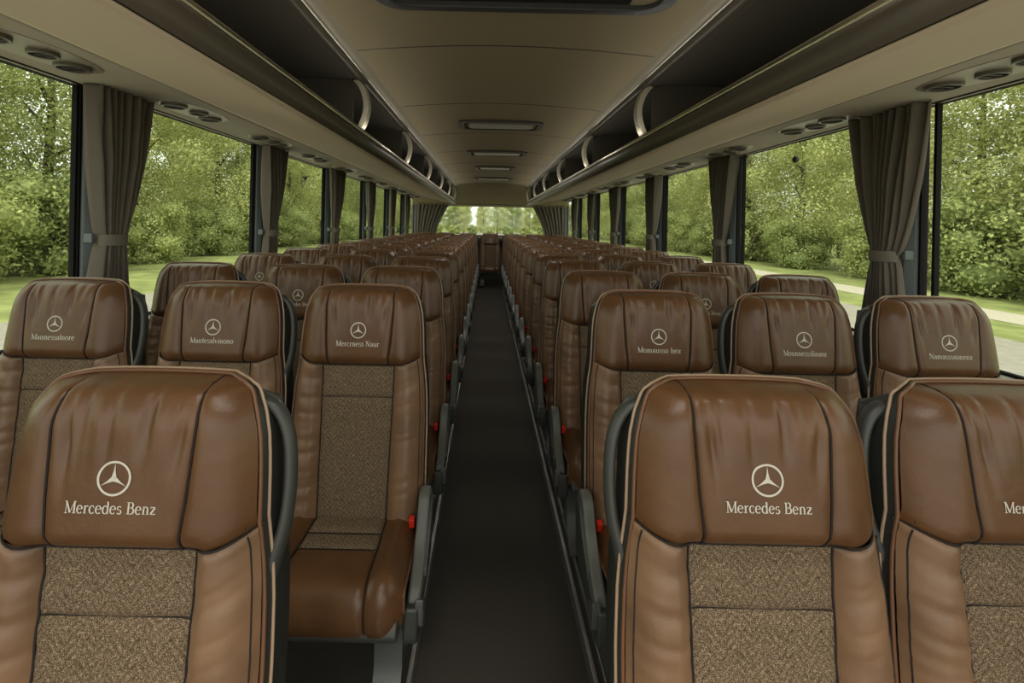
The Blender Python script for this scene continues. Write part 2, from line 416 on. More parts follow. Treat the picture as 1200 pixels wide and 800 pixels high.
def curve2(pts, n):
    out = []
    for i in range(len(pts) - 1):
        p0 = pts[max(i - 1, 0)]; p1 = pts[i]; p2 = pts[i + 1]; p3 = pts[min(i + 2, len(pts) - 1)]
        for j in range(n):
            k = j / n
            out.append(tuple(.5 * (2 * b + (c - a) * k + (2 * a - 5 * b + 4 * c - d) * k * k + (3 * b - a - 3 * c + d) * k ** 3) for a, b, c, d in zip(p0, p1, p2, p3)))
    return out + [pts[-1]]
def seat_proto(kind, A, text='Mercedes Benz', tw=.145):
    """A = +1: aisle lies on +x; -1: on -x. kind 'aisle' (armrest, no handle) or 'inner' (handle)"""
    r = empty('coach_seat')
    part = lambda mb, n, m, par=r, **k: mb.build(n, m, par, **k)
    hr = part(back_patch('hc'), 'headrest', M_['leather'], smooth=True)
    for s in (1, -1):
        part(back_patch('hs', s), 'headrest_wing', M_['leather'], hr, smooth=True)
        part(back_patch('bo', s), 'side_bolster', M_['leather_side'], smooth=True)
    part(emblem(0, 1.120, .0255, Fs), 'emblem', M_['thread'], hr)
    part(lettering(text, 0, 1.066, tw, Fs), 'lettering', M_['thread'], hr)
    part(back_patch('f1'), 'fabric_panel', M_['tweed'], smooth=True)
    part(back_patch('f2'), 'fabric_panel', M_['tweed'], smooth=True)
    # seams
    mb = MB(); dy = .0065
    for s in (1, -1):
        zs = [ZS + (ZT - ZS) * i / 20 for i in range(21)]
        mb.tube([(s * cH(z), F(s * cH(z), z) + dy, z - droop(z)) for z in zs], .0019, 6)
        zs = [ZB - .02 + (ZS - ZB + .02) * i / 24 for i in range(25)]
        mb.tube([(s * cF(z), F(s * cF(z), min(z, .972)) + dy, z) for z in zs], .0019, 6)
    xs = [-.222 + .444 * i / 40 for i in range(41)]
    mb.tube([(x, F(x, .99) + .004, ZS + seam_off(x)) for x in xs], .0019, 6)
    xs = [-.12 + .24 * i / 16 for i in range(17)]
    mb.tube([(x, F(x, .885) + .0055, .885) for x in xs], .0011, 6)
    for s in (1, -1):
        zs = [.46 + (.990 - .46) * i / 50 for i in range(51)]
        mb.tube([(s * W(z) * .962, F(s * W(z) * .962, min(z, .972)) - .0008, z + seam_off(W(z)) * .96 * (z - .47) / .525) for z in zs], .0014, 6)
        zs = [1.025 + (1.235 - 1.025) * i / 24 for i in range(25)]
        mb.tube([(s * W(z) * .945, F(s * W(z) * .945, z, False) + .0004, z) for z in zs], .0014, 6)
    part(mb, 'seam', M_['seam'])
    mb = MB(); mb.tube(outline(.003, .005), .0040, 8)
    part(mb, 'edge_roll', M_['pipe2'], smooth=True)
    mb = MB(); mb.tube(outline(.0115, .021, .006), .0030, 8)
    part(mb, 'piping', M_['piping'], smooth=True)
    # shell
    rings = [outline(.003, .010), outline(.009, .020, .008), outline(.014, .045, .030), outline(.013, .085, .055), outline(-.004, .112, .075), outline(-.05, .125, .075)]
    mb = MB(); n = len(rings[0]); vs = [p for R in rings for p in R]; fs = []
    for i in range(len(rings) - 1):
        for k in range(n - 1):
            fs.append((i * n + k, i * n + k + 1, (i + 1) * n + k + 1, (i + 1) * n + k))
    m = len(rings) - 1
    for k in range(n // 2):
        fs.append((m * n + k, m * n + k + 1, m * n + n - 2 - k, m * n + n - 1 - k) if k + 1 < n - 2 - k else (m * n + k, m * n + k + 1, m * n + n - 1 - k))
    mb.add(vs, [f for f in fs if len(set(f)) == len(f)])
    part(mb, 'backrest_shell', M_['shell'], smooth=True)
    # cushion
    cu = part(cush_patch('l'), 'seat_cushion', M_['leather'], smooth=True)
    part(cush_patch('f1'), 'fabric_insert', M_['tweed'], cu, smooth=True)
    part(cush_patch('f2'), 'fabric_insert', M_['tweed'], cu, smooth=True)
    for s in (1, -1): part(cush_patch('s', s), 'cushion_bolster', M_['leather'], cu, smooth=True)
    mb = MB()
    for s in (1, -1):
        q = []
        for i in range(30):
            t = .02 + .98 * i / 29; p = cush_pt(s * (.118 + .012 * t), t, .0035); q.append(p)
        mb.tube(q, .0018, 6)
    for t in (TFM, TF1):
        mb.tube([cush_pt(-.127 + .254 * i / 12, t, .0035) for i in range(13)], .0014, 6)
    part(mb, 'seam', M_['seam'], cu)
    for s in (1, -1):
        mb = MB(); mb.tube([Vector(cush_pt(s * (.222 + .006 * t), t, 1)) + Vector((s * .003, 0, 0)) for t in [.12 + .86 * i / 26 for i in range(27)]], .0042, 8)
        part(mb, 'piping', M_['pipe2'], cu, smooth=True)
    mb = MB()
    mb.prism([(.09, .40), (.06, .485), (-.10, .46), (-.24, .45), (-.31, .40), (-.325, .372), (-.318, .352), (-.22, .335), (.03, .34)], 'x', -.218, .218)
    part(mb, 'seat_pan', M_['darkgrey'], bevel=.008)
    # leg
    mb = MB(); a = A * .17
    prof = [(-.20, .345), (.0, .345), (-.02, .26), (-.05, .16), (-.03, .09), (.03, .066), (.03, .055), (-.27, .055), (-.27, .066), (-.20, .09), (-.17, .16), (-.17, .26)]
    mb.prism(prof, 'x', a - .03, a + .03)
    mb.prism([(-.215, .345), (-.2, .345), (-.165, .26), (-.165, .16), (-.205, .085), (-.275, .062), (-.285, .062), (-.215, .098), (-.178, .16), (-.178, .255)], 'x', a - .043, a + .043)
    part(mb, 'leg', M_['leg'], bevel=.004)
    # buckle
    bx = A * .212
    mb = MB().tube([(bx, .0, .45), (bx, -.02, .50)], .009, 8)
    bk = part(mb, 'buckle_stalk', M_['shell'])
    mb = MB().prism([(-.012, .482), (-.034, .487), (-.043, .520), (-.022, .524)], 'x', bx - .009, bx + .009)
    part(mb, 'buckle', M_['red'], bk, bevel=.003)
    if kind == 'inner':
        P = [(.178, 1.195), (.200, 1.208), (.228, 1.203), (.250, 1.178), (.264, 1.14), (.270, 1.09), (.270, 1.04), (.264, .99), (.252, .95), (.240, .905)]
        path = []
        for i in range(len(P) - 1):
            p0 = P[max(i - 1, 0)]; p1 = P[i]; p2 = P[i + 1]; p3 = P[min(i + 2, len(P) - 1)]
            for j in range(4):
                k = j / 4
                cr = lambda a, b, c, d: .5 * (2 * b + (c - a) * k + (2 * a - 5 * b + 4 * c - d) * k * k + (3 * b - a - 3 * c + d) * k ** 3)
                path.append((cr(p0[0], p1[0], p2[0], p3[0]), cr(p0[1], p1[1], p2[1], p3[1])))
        path.append(P[-1])
        mb = MB(); nn = len(path)
        mb.tube([(A * x * .905, (z - .5) * .13 + .062, z) for x, z in path], [.0105 + .005 * abs(2 * i / (nn - 1) - 1) ** 3 for i in range(nn)], 12, flat=1.5)
        part(mb, 'grab_handle', M_['darkgrey'], smooth=True)
    else:
        # folded armrest and side cover on the aisle side
        x0, x1 = sorted((A * .232, A * .270))
        cv = curve2([(.06, .55), (.045, .585), (.012, .602), (-.025, .594), (-.052, .566), (-.085, .515), (-.13, .475), (-.18, .445), (-.222, .418), (-.236, .392), (-.222, .372), (-.18, .375), (-.11, .40), (-.04, .44), (.03, .49)], 3)
        ar = part(MB().prism(cv, 'x', x0, x1), 'armrest', M_['grey_plastic'], bevel=.012, seg=3)
        x0, x1 = sorted((A * .266, A * .279))
        cv = [(.04, .55), (.01, .578), (-.025, .565), (-.075, .505), (-.16, .445), (-.165, .425), (-.09, .44), (-.02, .49)]
        part(MB().prism(cv, 'x', x0, x1), 'armrest_inlay', M_['darkgrey'], ar, bevel=.003)
        x0, x1 = sorted((A * .226, A * .268))
        cv = [(.10, .50), (.06, .52), (-.02, .45), (-.10, .40), (-.18, .375), (-.235, .40), (-.262, .405), (-.272, .33), (-.258, .30), (-.22, .288), (-.17, .30), (-.12, .325), (.0, .33), (.08, .36)]
        part(MB().prism(cv, 'x', x0, x1), 'side_cover', M_['darkgrey'], bevel=.010, seg=3)
        x0, x1 = sorted((A * .256, A * .282))
        part(MB().prism([(-.175, .375), (-.225, .40), (-.252, .425), (-.258, .405), (-.25, .345), (-.225, .325), (-.19, .34)], 'x', x0, x1), 'recline_lever', M_['leg'], bevel=.005)
    return r

protos = {}
for k, A in (('aisle', 1), ('aisle', -1), ('inner', 1), ('inner', -1)):
    protos[(k, A)] = seat_proto(k, A)
used = set()
GARB = ['Mercrness Naur', 'Mantesalvinono', 'Mannessalnore', 'Momausso hez', 'Mounnesssliauoz', 'Namasssaonenz']
letter_me = {}
for t in GARB:
    o = lettering(t, 0, 1.066, .150, Fs).build('lettering', M_['thread']); letter_me[t] = o.data
    bpy.data.objects.remove(o)
def place_seat(kind, A, x, d, label, text=None, s=1.0, zs=1.0, tilt=0, row=''):
    p = protos[(kind, A)]
    o = p if (kind, A) not in used else copy_tree(p)
    used.add((kind, A))
    o.location = (x, d - .085, 0)
    o.scale = (s, s, zs)
    tag(o, label, 'seat', 'rows of brown leather coach seats')
    if text:
        for h in o.children:
            for l in h.children:
                if l.name.startswith('lettering'): l.data = letter_me[text]
    return o
# first row (nearest the camera)
# copies are taken first, so that the protos keep the plain lettering until their turn
ORD = ['second', 'third', 'fourth', 'fifth', 'sixth', 'seventh', 'eighth', 'ninth', 'tenth', 'eleventh', 'twelfth', 'thirteenth', 'fourteenth']
XS = {1: (.525, 1.03, 1.535), -1: (.52, 1.025, 1.575)}
place_seat('inner', 1, -.665, .80, 'big foreground leather seat at lower left with grey grab handle on its right shoulder', s=1.0, zs=.966)
place_seat('inner', -1, .405, .85, 'big foreground leather seat right of the aisle, headrest lettering in full view', zs=.960)
place_seat('inner', -1, .895, .87, 'foreground leather seat cut off by the right edge of the photo', zs=.958)
first_row = None
for k in range(13):
    d = 1.70 + .746 * k
    for side in (-1, 1):
        A = -side
        for j in range(3):
            sw = 'left' if side < 0 else 'right'
            pos = ['beside the aisle', 'second from the aisle', 'against the windows'][j]
            lab = f'brown leather and tweed seat {pos}, {sw} side, {ORD[k]} row from the camera'
            txt = None
            if k == 0: txt = GARB[j if side < 0 else 3 + j]
            x = side * XS[side][j]
            place_seat('aisle' if j == 0 else 'inner', A, x, d, lab, txt)
# rear bench row
for j, x in enumerate((-1.57, -1.05, -.53, 0, .53, 1.05, 1.57)):
    nm = ['in the left rear corner', 'second from the left', 'third from the left', 'at the aisle end', 'third from the right', 'second from the right', 'in the right rear corner'][j]
    place_seat('inner', 1 if x < 0 else -1, x, 11.42, f'brown seat of the last row by the rear window, {nm}')

# ------------------------------------------------------------------ the bus body
Y0, Y1 = -.9, 12.5
XW = 2.0
ZF = 2.125; ZSILL = .945
def box(name, x0, x1, y0, y1, z0, z1, mat, parent=None, bevel=0, kind='structure'):
    o = MB().box(x0, x1, y0, y1, z0, z1).build(name, mat, parent, bevel=bevel)
    if kind and not parent: o['kind'] = kind
    return o
box('floor', -.29, .29, Y0, Y1, -.05, 0, M_['carpet'])
for s, nm in ((-1, 'left'), (1, 'right')):
    x0, x1 = sorted((s * .30, s * XW))
    box('trim_' + nm, x0, x1, Y0, Y1, -.05, .055, M_['carpet'])
n_trim = 1
for s in (-1, 1):
    x0, x1 = sorted((s * .288, s * .304))
    o = box(f'trim_{n_trim}', x0, x1, Y0, 11.1, 0, .062, M_['alu'], bevel=.003); n_trim += 1
    x0, x1 = sorted((s * .322, s * .334))
    o = box(f'trim_{n_trim}', x0, x1, Y0, 11.1, .05, .068, M_['alu'], bevel=.003); n_trim += 1
o = box(f'trim_{n_trim}', -.29, .29, 11.12, Y1, 0, .055, M_['carpet']); n_trim += 1
# side walls
PIL = [2.27 + 1.66 * k for k in range(-1, 6)]
nw = 1
pil_edges = [Y0] + [p for p in PIL] + [Y1 - .05]
for s, nm in ((-1, 'left'), (1, 'right')):
    x0, x1 = sorted((s * XW, s * (XW + .06)))
    box('wall_' + nm, x0, x1, Y0, Y1, -.6, ZSILL - .03, M_['wall'])
    x0, x1 = sorted((s * 1.90, s * (XW + .02)))
    box(f'trim_{n_trim}', x0, x1, Y0, Y1, ZSILL - .05, ZSILL, M_['sill'], bevel=.01); n_trim += 1
    x0, x1 = sorted((s * 1.97, s * (XW + .05)))
    box(f'trim_{n_trim}', x0, x1, Y0, Y1, ZF - .02, 2.5, M_['gasket']); n_trim += 1
    for p in [q + (.05 if s > 0 else 0) for q in PIL]:
        cxi = s * 1.925
        poly = [(cxi, p - .02), (cxi, p + .05), (s * 1.95, p + .075), (s * 2.0, p + .075), (s * 2.0, p - .055), (s * 1.955, p - .055)]
        o = MB().prism(poly, 'z', ZSILL - .02, ZF + .01).build(f'trim_{n_trim}', M_['pillar'], bevel=.006); o['kind'] = 'structure'; n_trim += 1
        x0, x1 = sorted((s * 1.966, s * 2.0))
        g = box('pillar_gasket', x0, x1, p - .066, p - .053, ZSILL, ZF, M_['gasket'], o)
    for a, b in zip(pil_edges, pil_edges[1:]):
        if b - a < .3: continue
        y0, y1 = a + .072, b - .062
        if a == Y0: y0 = Y0
        x0, x1 = sorted((s * 1.986, s * 1.991))
        w = box(f'window_{nw}', x0, x1, y0, y1, ZSILL - .01, ZF + .01, M_['glass']); nw += 1
        mb = MB(); x0, x1 = sorted((s * 1.976, s * 2.0))
        mb.box(x0, x1, y0, y1, ZSILL - .02, ZSILL + .012); mb.box(x0, x1, y0, y1, ZF - .015, ZF + .012)
        mb.box(x0, x1, y0, y0 + .014, ZSILL, ZF); mb.box(x0, x1, y1 - .014, y1, ZSILL, ZF)
        mb.build('window_frame', M_['gasket'], w)
# rear wall and window
zb0, zb1 = 1.18, 1.96
o = MB()
o.box(-2.05, 2.05, Y1, Y1 + .08, -.6, zb0); o.box(-2.05, -1.55, Y1, Y1 + .08, zb0, zb1); o.box(1.55, 2.05, Y1, Y1 + .08, zb0, zb1); o.box(-2.05, 2.05, Y1, Y1 + .08, zb1, 2.5)
o = o.build('wall_back', M_['wall']); o['kind'] = 'structure'
w = box(f'window_{nw}', -1.55, 1.55, Y1 + .03, Y1 + .036, zb0, zb1, M_['glass'])
mb = MB()
for (a, b, c, d) in ((-1.57, 1.57, zb0 - .02, zb0 + .02), (-1.57, 1.57, zb1 - .02, zb1 + .02), (-1.57, -1.53, zb0, zb1), (1.53, 1.57, zb0, zb1)):
    mb.box(a, b, Y1 - .01, Y1 + .05, c, d)
mb.build('window_frame', M_['gasket'], w)
# rear bulkhead above the window
o = MB().prism([(11.35, 2.44), (11.45, 2.36), (12.35, 1.99), (12.45, 1.94), (12.52, 1.94), (12.52, 2.5), (11.35, 2.5)], 'x', -1.98, 1.98).build(f'trim_{n_trim}', M_['ceiling'], bevel=.01); o['kind'] = 'structure'; n_trim += 1
MB().tube([(-1.9, 12.33, 1.995), (1.9, 12.33, 1.995)], .008, 6).build('panel_gap', M_['lip'], o)
# ledge behind the last row
o = box(f'trim_{n_trim}', -1.98, 1.98, 12.0, 12.52, 1.08, 1.16, M_['wall'], bevel=.02); n_trim += 1

# ceiling
ZC = CAMZ
def ceil_z(x): return ZC + .915 + .05 * (1 - (x / .8) ** 2)
pts = [(-.8 + 1.6 * i / 24) for i in range(25)]
poly = [(x, ceil_z(x)) for x in pts] + [(.8, ZC + 1.05), (-.8, ZC + 1.05)]
mb = MB().prism(poly, 'y', Y0, 11.5)
o = mb.build('ceiling', M_['ceiling']); o['kind'] = 'structure'
for k in range(9):
    y = 1.33 + 1.24 * k
    MB().tube([(x, y + .02 * (1 - (x / .8) ** 2), ceil_z(x) + .001) for x in pts], .004, 6, flat=1.6).build('ceiling_seam', M_['lip'], o)
box('roof', -2.06, 2.06, Y0, Y1 + .08, 2.56, 2.62, M_['wall'])
# roof hatch
def rrect(x0, x1, y0, y1, r, n=6):
    out = []
    for cx, cy, a in ((x1 - r, y1 - r, 0), (x0 + r, y1 - r, 90), (x0 + r, y0 + r, 180), (x1 - r, y0 + r, 270)):
        for i in range(n + 1):
            t = math.radians(a + 90 * i / n); out.append((cx + r * math.cos(t), cy + r * math.sin(t)))
    return out
h = empty('roof_hatch', (.05, 1.65, ZC + .93))
tag(h, 'dark glazed roof hatch with grey rim in the ceiling above the aisle', 'roof hatch')
def ringmesh(o_, i_, z0, z1):
    n = len(o_); mb = MB()
    vs = [(x, y, z0) for x, y in o_] + [(x, y, z0) for x, y in i_] + [(x, y, z1) for x, y in o_] + [(x, y, z1) for x, y in i_]
    fs = []
    for k in range(n):
        l = (k + 1) % n
        fs += [(k, l, n + l, n + k), (2 * n + k, 3 * n + k, 3 * n + l, 2 * n + l), (k, 2 * n + k, 2 * n + l, l), (n + k, n + l, 3 * n + l, 3 * n + k)]
    return mb.add(vs, fs)
ringmesh(rrect(-.62, .62, -.43, .43, .12), rrect(-.56, .56, -.385, .385, .09), -.012, .06).build('hatch_frame', M_['darkgrey'], h, bevel=.006)
MB().prism(rrect(-.565, .565, -.39, .39, .09), 'z', .015, .03).build('hatch_panel', M_['hatchglass'], h)
MB().prism(rrect(-.3, .3, -.30, -.22, .02), 'z', -.005, .016).build('hatch_handle', M_['lip'], h, bevel=.004)
# ceiling vents
vlab = ['nearest slim ceiling light with dark recess and pale rim', 'second slim ceiling light down the aisle', 'third slim ceiling light down the aisle', 'farthest slim ceiling light before the rear window']
v0 = None
for k, (y, wd) in enumerate(((4.62, .40), (6.45, .40), (8.15, .34), (10.1, .42))):
    v = empty('ceiling_light', (.03, y, ZC + .952)); tag(v, vlab[k], 'ceiling light', 'slim ceiling lights')
    ringmesh(rrect(-wd, wd, -.20, .20, .07), rrect(-wd + .05, wd - .05, -.155, .155, .05), -.014, .02).build('light_frame', M_['lip'], v, bevel=.005)
    MB().prism(rrect(-wd + .05, wd - .05, -.155, .155, .05), 'z', .006, .018).build('recess', M_['nozzle'], v)
    MB().prism(rrect(-wd + .09, wd - .09, -.10, .10, .05), 'z', -.016, .008).build('diffuser', M_['bezel'], v, bevel=.004)

# luggage racks
def strip(name, prof, mat, parent, th, y0=Y0, y1=11.35, n=1, smooth=False):
    mb = MB(); m = len(prof)
    vs = [(x, y0 + (y1 - y0) * j / n, z) for j in range(n + 1) for x, z in prof]
    fs = [(j * m + i, j * m + i + 1, (j + 1) * m + i + 1, (j + 1) * m + i) for j in range(n) for i in range(m - 1)]
    # closed solid by offsetting outwards
    mb.add(vs, fs)
    o = mb.build(name, mat, parent, smooth=smooth); 
    md = o.modifiers.new('s', 'SOLIDIFY'); md.thickness = th; md.offset = 0
    return o
def curve(pts, n=6):
    out = []
    for i in range(len(pts) - 1):
        p0 = pts[max(i - 1, 0)]; p1 = pts[i]; p2 = pts[i + 1]; p3 = pts[min(i + 2, len(pts) - 1)]
        for j in range(n):
            k = j / n
            cr = lambda a, b, c, d: .5 * (2 * b + (c - a) * k + (2 * a - 5 * b + 4 * c - d) * k * k + (3 * b - a - 3 * c + d) * k ** 3)
            out.append((cr(p0[0], p1[0], p2[0], p3[0]), cr(p0[1], p1[1], p2[1], p3[1])))
    return out + [pts[-1]]
for s, nm in ((-1, 'left'), (1, 'right')):
    R = empty('luggage_rack', (s * 1.4, 5, ZC + .5))
    tag(R, f'long overhead luggage rack along the {nm} windows with beige underside and dark lip', 'luggage rack')
    def S(name, prof, mat, th=.012, smooth=False, par=R, y0=Y0, y1=11.35):
        o = strip(name, [(s * x - s * 1.4, z - .5) for x, z in prof], mat, par, th, y0 - 5, y1 - 5, smooth=smooth); return o
    S('service_panel', curve([(1.99, .605), (1.80, .600), (1.5, .585)]), M_['psu'], smooth=True)
    S('underside_panel', curve([(1.497, .583), (1.2, .525), (.98, .468), (.90, .449), (.872, .452)]), M_['beige'], smooth=True)
    S('rack_lip', curve([(.868, .452), (.850, .475), (.848, .505), (.862, .53)]), M_['lip'], smooth=True)
    S('chrome_rail', curve([(.864, .531), (.852, .540), (.853, .552), (.864, .562), (.885, .566)]), M_['chrome'], .008, smooth=True)
    S('lip_edge', curve([(.884, .564), (.905, .560), (.92, .545)]), M_['lip'], .008, smooth=True)
    S('rack_lining', curve([(.92, .55), (1.0, .54), (1.4, .60), (1.80, .64), (1.93, .68), (1.96, .76), (1.90, .87), (1.7, .905), (1.2, .90), (.90, .885)], 4), M_['liner'], .014, smooth=True)
    S('ceiling_rail', curve([(.905, .875), (.875, .864), (.858, .872), (.852, .884)]), M_['lip'], .01, smooth=True)
    S('rail_highlight', curve([(.851, .884), (.842, .884), (.838, .893)]), M_['chrome'], .006, smooth=True)
    S('rail_cover', curve([(.838, .894), (.82, .900), (.80, .916), (.785, .925)]), M_['psu'], .008, smooth=True)
    mb = MB()
    for (x, z, r_) in ((1.4985, .583, .004), (.871, .452, .0035), (1.955, .600, .009)):
        mb.tube([(s * x - s * 1.4, Y0 - 5, z - .5), (s * x - s * 1.4, 6.35, z - .5)], r_, 6)
    mb.build('panel_gap', M_['nozzle'], R)
    for k in range(6):
        y = 2.98 + 1.66 * k - 5
        c = curve([(.895, .875), (.862, .84), (.836, .78), (.826, .72), (.832, .66), (.850, .60), (.872, .562)], 4)
        c2 = curve([(.905, .562), (.885, .61), (.868, .66), (.862, .72), (.872, .775), (.897, .83), (.93, .868)], 3)
        poly = [(s * x - s * 1.4, z - .5) for x, z in c + c2]
        MB().prism(poly, 'y', y - .035, y + .035).build('bracket', M_['psu'], R, bevel=.008)
        c = [(.93, .55), (1.2, .575), (1.9, .655), (1.93, .76), (1.88, .865), (1.2, .885), (.93, .875)]
        MB().prism([(s * x - s * 1.4, z - .5) for x, z in c], 'y', y - .006, y + .006).build('divider', M_['liner'], R)
    # service units with nozzles
    for k in range(11):
        y = 1.72 + .93 * k
        u = empty('air_vent_unit', (s * 1.71, y, ZC + .592))
        od = ['first', 'second', 'third', 'fourth', 'fifth', 'sixth', 'seventh', 'eighth', 'ninth', 'tenth', 'eleventh'][k]
        tag(u, f'air nozzle and reading lamp unit above the {nm} windows, {od} from the camera', 'air vent', f'air vent units under the {nm} rack')
        n = 28
        ov = [(.115 * math.cos(2 * PI * i / n), .27 * math.sin(2 * PI * i / n) * (1 + .06 * math.cos(4 * PI * i / n))) for i in range(n)]
        MB().prism(ov, 'z', -.010, .008).build('bezel', M_['bezel'], u, bevel=.006, seg=3)
        for q, (yy, rr) in enumerate(((-.165, .060), (0, .048), (.155, .060))):
            xx = .018 if q == 1 else -.01
            rg = [(xx + rr * math.cos(2 * PI * i / 20), yy + rr * math.sin(2 * PI * i / 20)) for i in range(20)]
            rg2 = [(xx + (x - xx) * .80, yy + (y_ - yy) * .80) for x, y_ in rg]
            nz = ringmesh(rg, rg2, -.024, -.008).build('nozzle_ring', M_['ring'], u, bevel=.003)
            MB().prism(rg2, 'z', -.0115, -.006).build('nozzle', M_['nozzle'], nz)
            mb = MB()
            for t in (-.5, 0, .5):
                mb.box(xx - rr * .7, xx + rr * .7, yy + t * rr - .003, yy + t * rr + .003, -.019, -.011)
            mb.build('louvre', M_['darkgrey'], nz)

# curtains
def curtain(s, p, label, name='curtain', group=None):
    """hangs along the side wall just behind pillar p"""
    r = empty(name, (s * 1.865, p - .06, 1.5)); tag(r, label, 'curtain', group)
    top, tie, bot = 2.092, 1.385, .955
    H = top - bot; tcn = .055 if s < 0 else .115; tl = -.07 if s < 0 else -.095
    rg = random.Random(int(p * 100) + s * 7)
    phs = [rg.uniform(0, 6.28) for _ in range(4)]
    def fn(u, v):
        z = bot + H * v
        if z >= tie:
            k = ((z - tie) / (top - tie)); e = k ** .62
            a = tcn - .052 + (tl - tcn + .052) * e; b = tcn + .053 + (.315 - tcn - .053) * (k ** .75)
            amp = .022 + .020 * min(1, k * 2); sq = k
        else:
            k = (tie - z) / (tie - bot); a = tcn - .052 - .055 * k ** .7; b = tcn + .053 + .060 * k ** .7; amp = .024 + .014 * k; sq = k * .5
        uu = u + .02 * math.sin(6 * v + phs[0]) * math.sin(PI * u)
        y = a + (b - a) * uu
        x = amp * (math.sin((uu + .35 * (1 - uu) * uu) * 2 * PI * 8 + phs[1] + .5 * math.sin(3 * v)) * (.75 + .3 * math.sin(uu * 9 + phs[3])) + .4 * math.sin(uu * 2 * PI * 17 + phs[2] + 2 * v))
        bulge = -.03 * math.sin(PI * u) * (1 - sq)
        return (s * (x * 1.0 + bulge), y, z - 1.5)
    MB().grid(fn, 150, 50).build('cloth', M_['curtain'], r, smooth=True, solid=.003)
    ring = [(s * (.055 * math.cos(a) - .012), tcn + .064 * math.sin(a)) for a in [2 * PI * i / 24 for i in range(24)]]
    ring2 = [(x * .93, tcn + (y - tcn) * .94) for x, y in ring]
    tb = ringmesh(ring, ring2, tie - 1.5 - .026, tie - 1.5 + .026).build('tieback', M_['tie'], r, bevel=.003)
    MB().box(*sorted((s * .02, s * .06)), tcn - .082, tcn - .058, tie - 1.5 - .012, tie - 1.5 + .03).build('tieback_hook', M_['pillar'], tb, bevel=.004)
    return r
onm = ['first', 'second', 'third', 'fourth', 'fifth', 'sixth']
for s, nm in ((-1, 'left'), (1, 'right')):
    for k, p in enumerate(PIL[1:]):
        curtain(s, p, f'dark grey pleated curtain tied back at the {onm[k]} {nm} window pillar from the camera', group=f'curtains along the {nm} windows')
# rear curtains
for s, nm in ((-1, 'left'), (1, 'right')):
    r = empty('curtain', (s * 1.5, 12.40, 1.5)); tag(r, f'wide dark curtain covering the {nm} corner of the rear window', 'curtain', 'rear window curtains')
    def fn(u, v, s=s):
        z = 1.13 + .85 * v
        inner = 1.40 - .32 * max(0, (v - .15) / .85) ** 1.3
        x = 1.93 + (inner - 1.93) * u
        return (s * (x - 1.5), .022 * math.sin(u * 2 * PI * 8) + .01 * math.sin(u * 31 + v * 3), z - 1.5)
    MB().grid(fn, 90, 24).build('cloth', M_['curtain'], r, smooth=True, solid=.003)
# little round knobs on the panes
for s, y, z, lab in ((1, 3.2, 1.975, 'small round grey knob stuck on the right window behind the nearest curtain'), (-1, 4.95, 1.93, 'small round grey knob stuck on the second left window pane')):
    o = MB(); 
    ring = [(.022 * math.cos(2 * PI * i / 16), .022 * math.sin(2 * PI * i / 16)) for i in range(16)]
    o.prism(ring, 'x', *sorted((0, -s * .022))); o = o.build('window_knob', M_['darkgrey'], bevel=.004)
    o.location = (s * 1.986, y, z); tag(o, lab, 'knob')

# ------------------------------------------------------------------ outside
GZ = -.9
def sheet(name, x0, x1, y0, y1, z0, z1, mat):
    return box(name, x0, x1, y0, y1, z0, z1, mat)
sheet('ground', -220, 220, -60, 420, GZ - .3, GZ, M_['grass'])
sheet('road', -10.5, 11.8, -60, 130, GZ, GZ + .03, M_['road'])
sheet('footpath', 14.2, 16.0, -60, 130, GZ, GZ + .02, M_['path'])

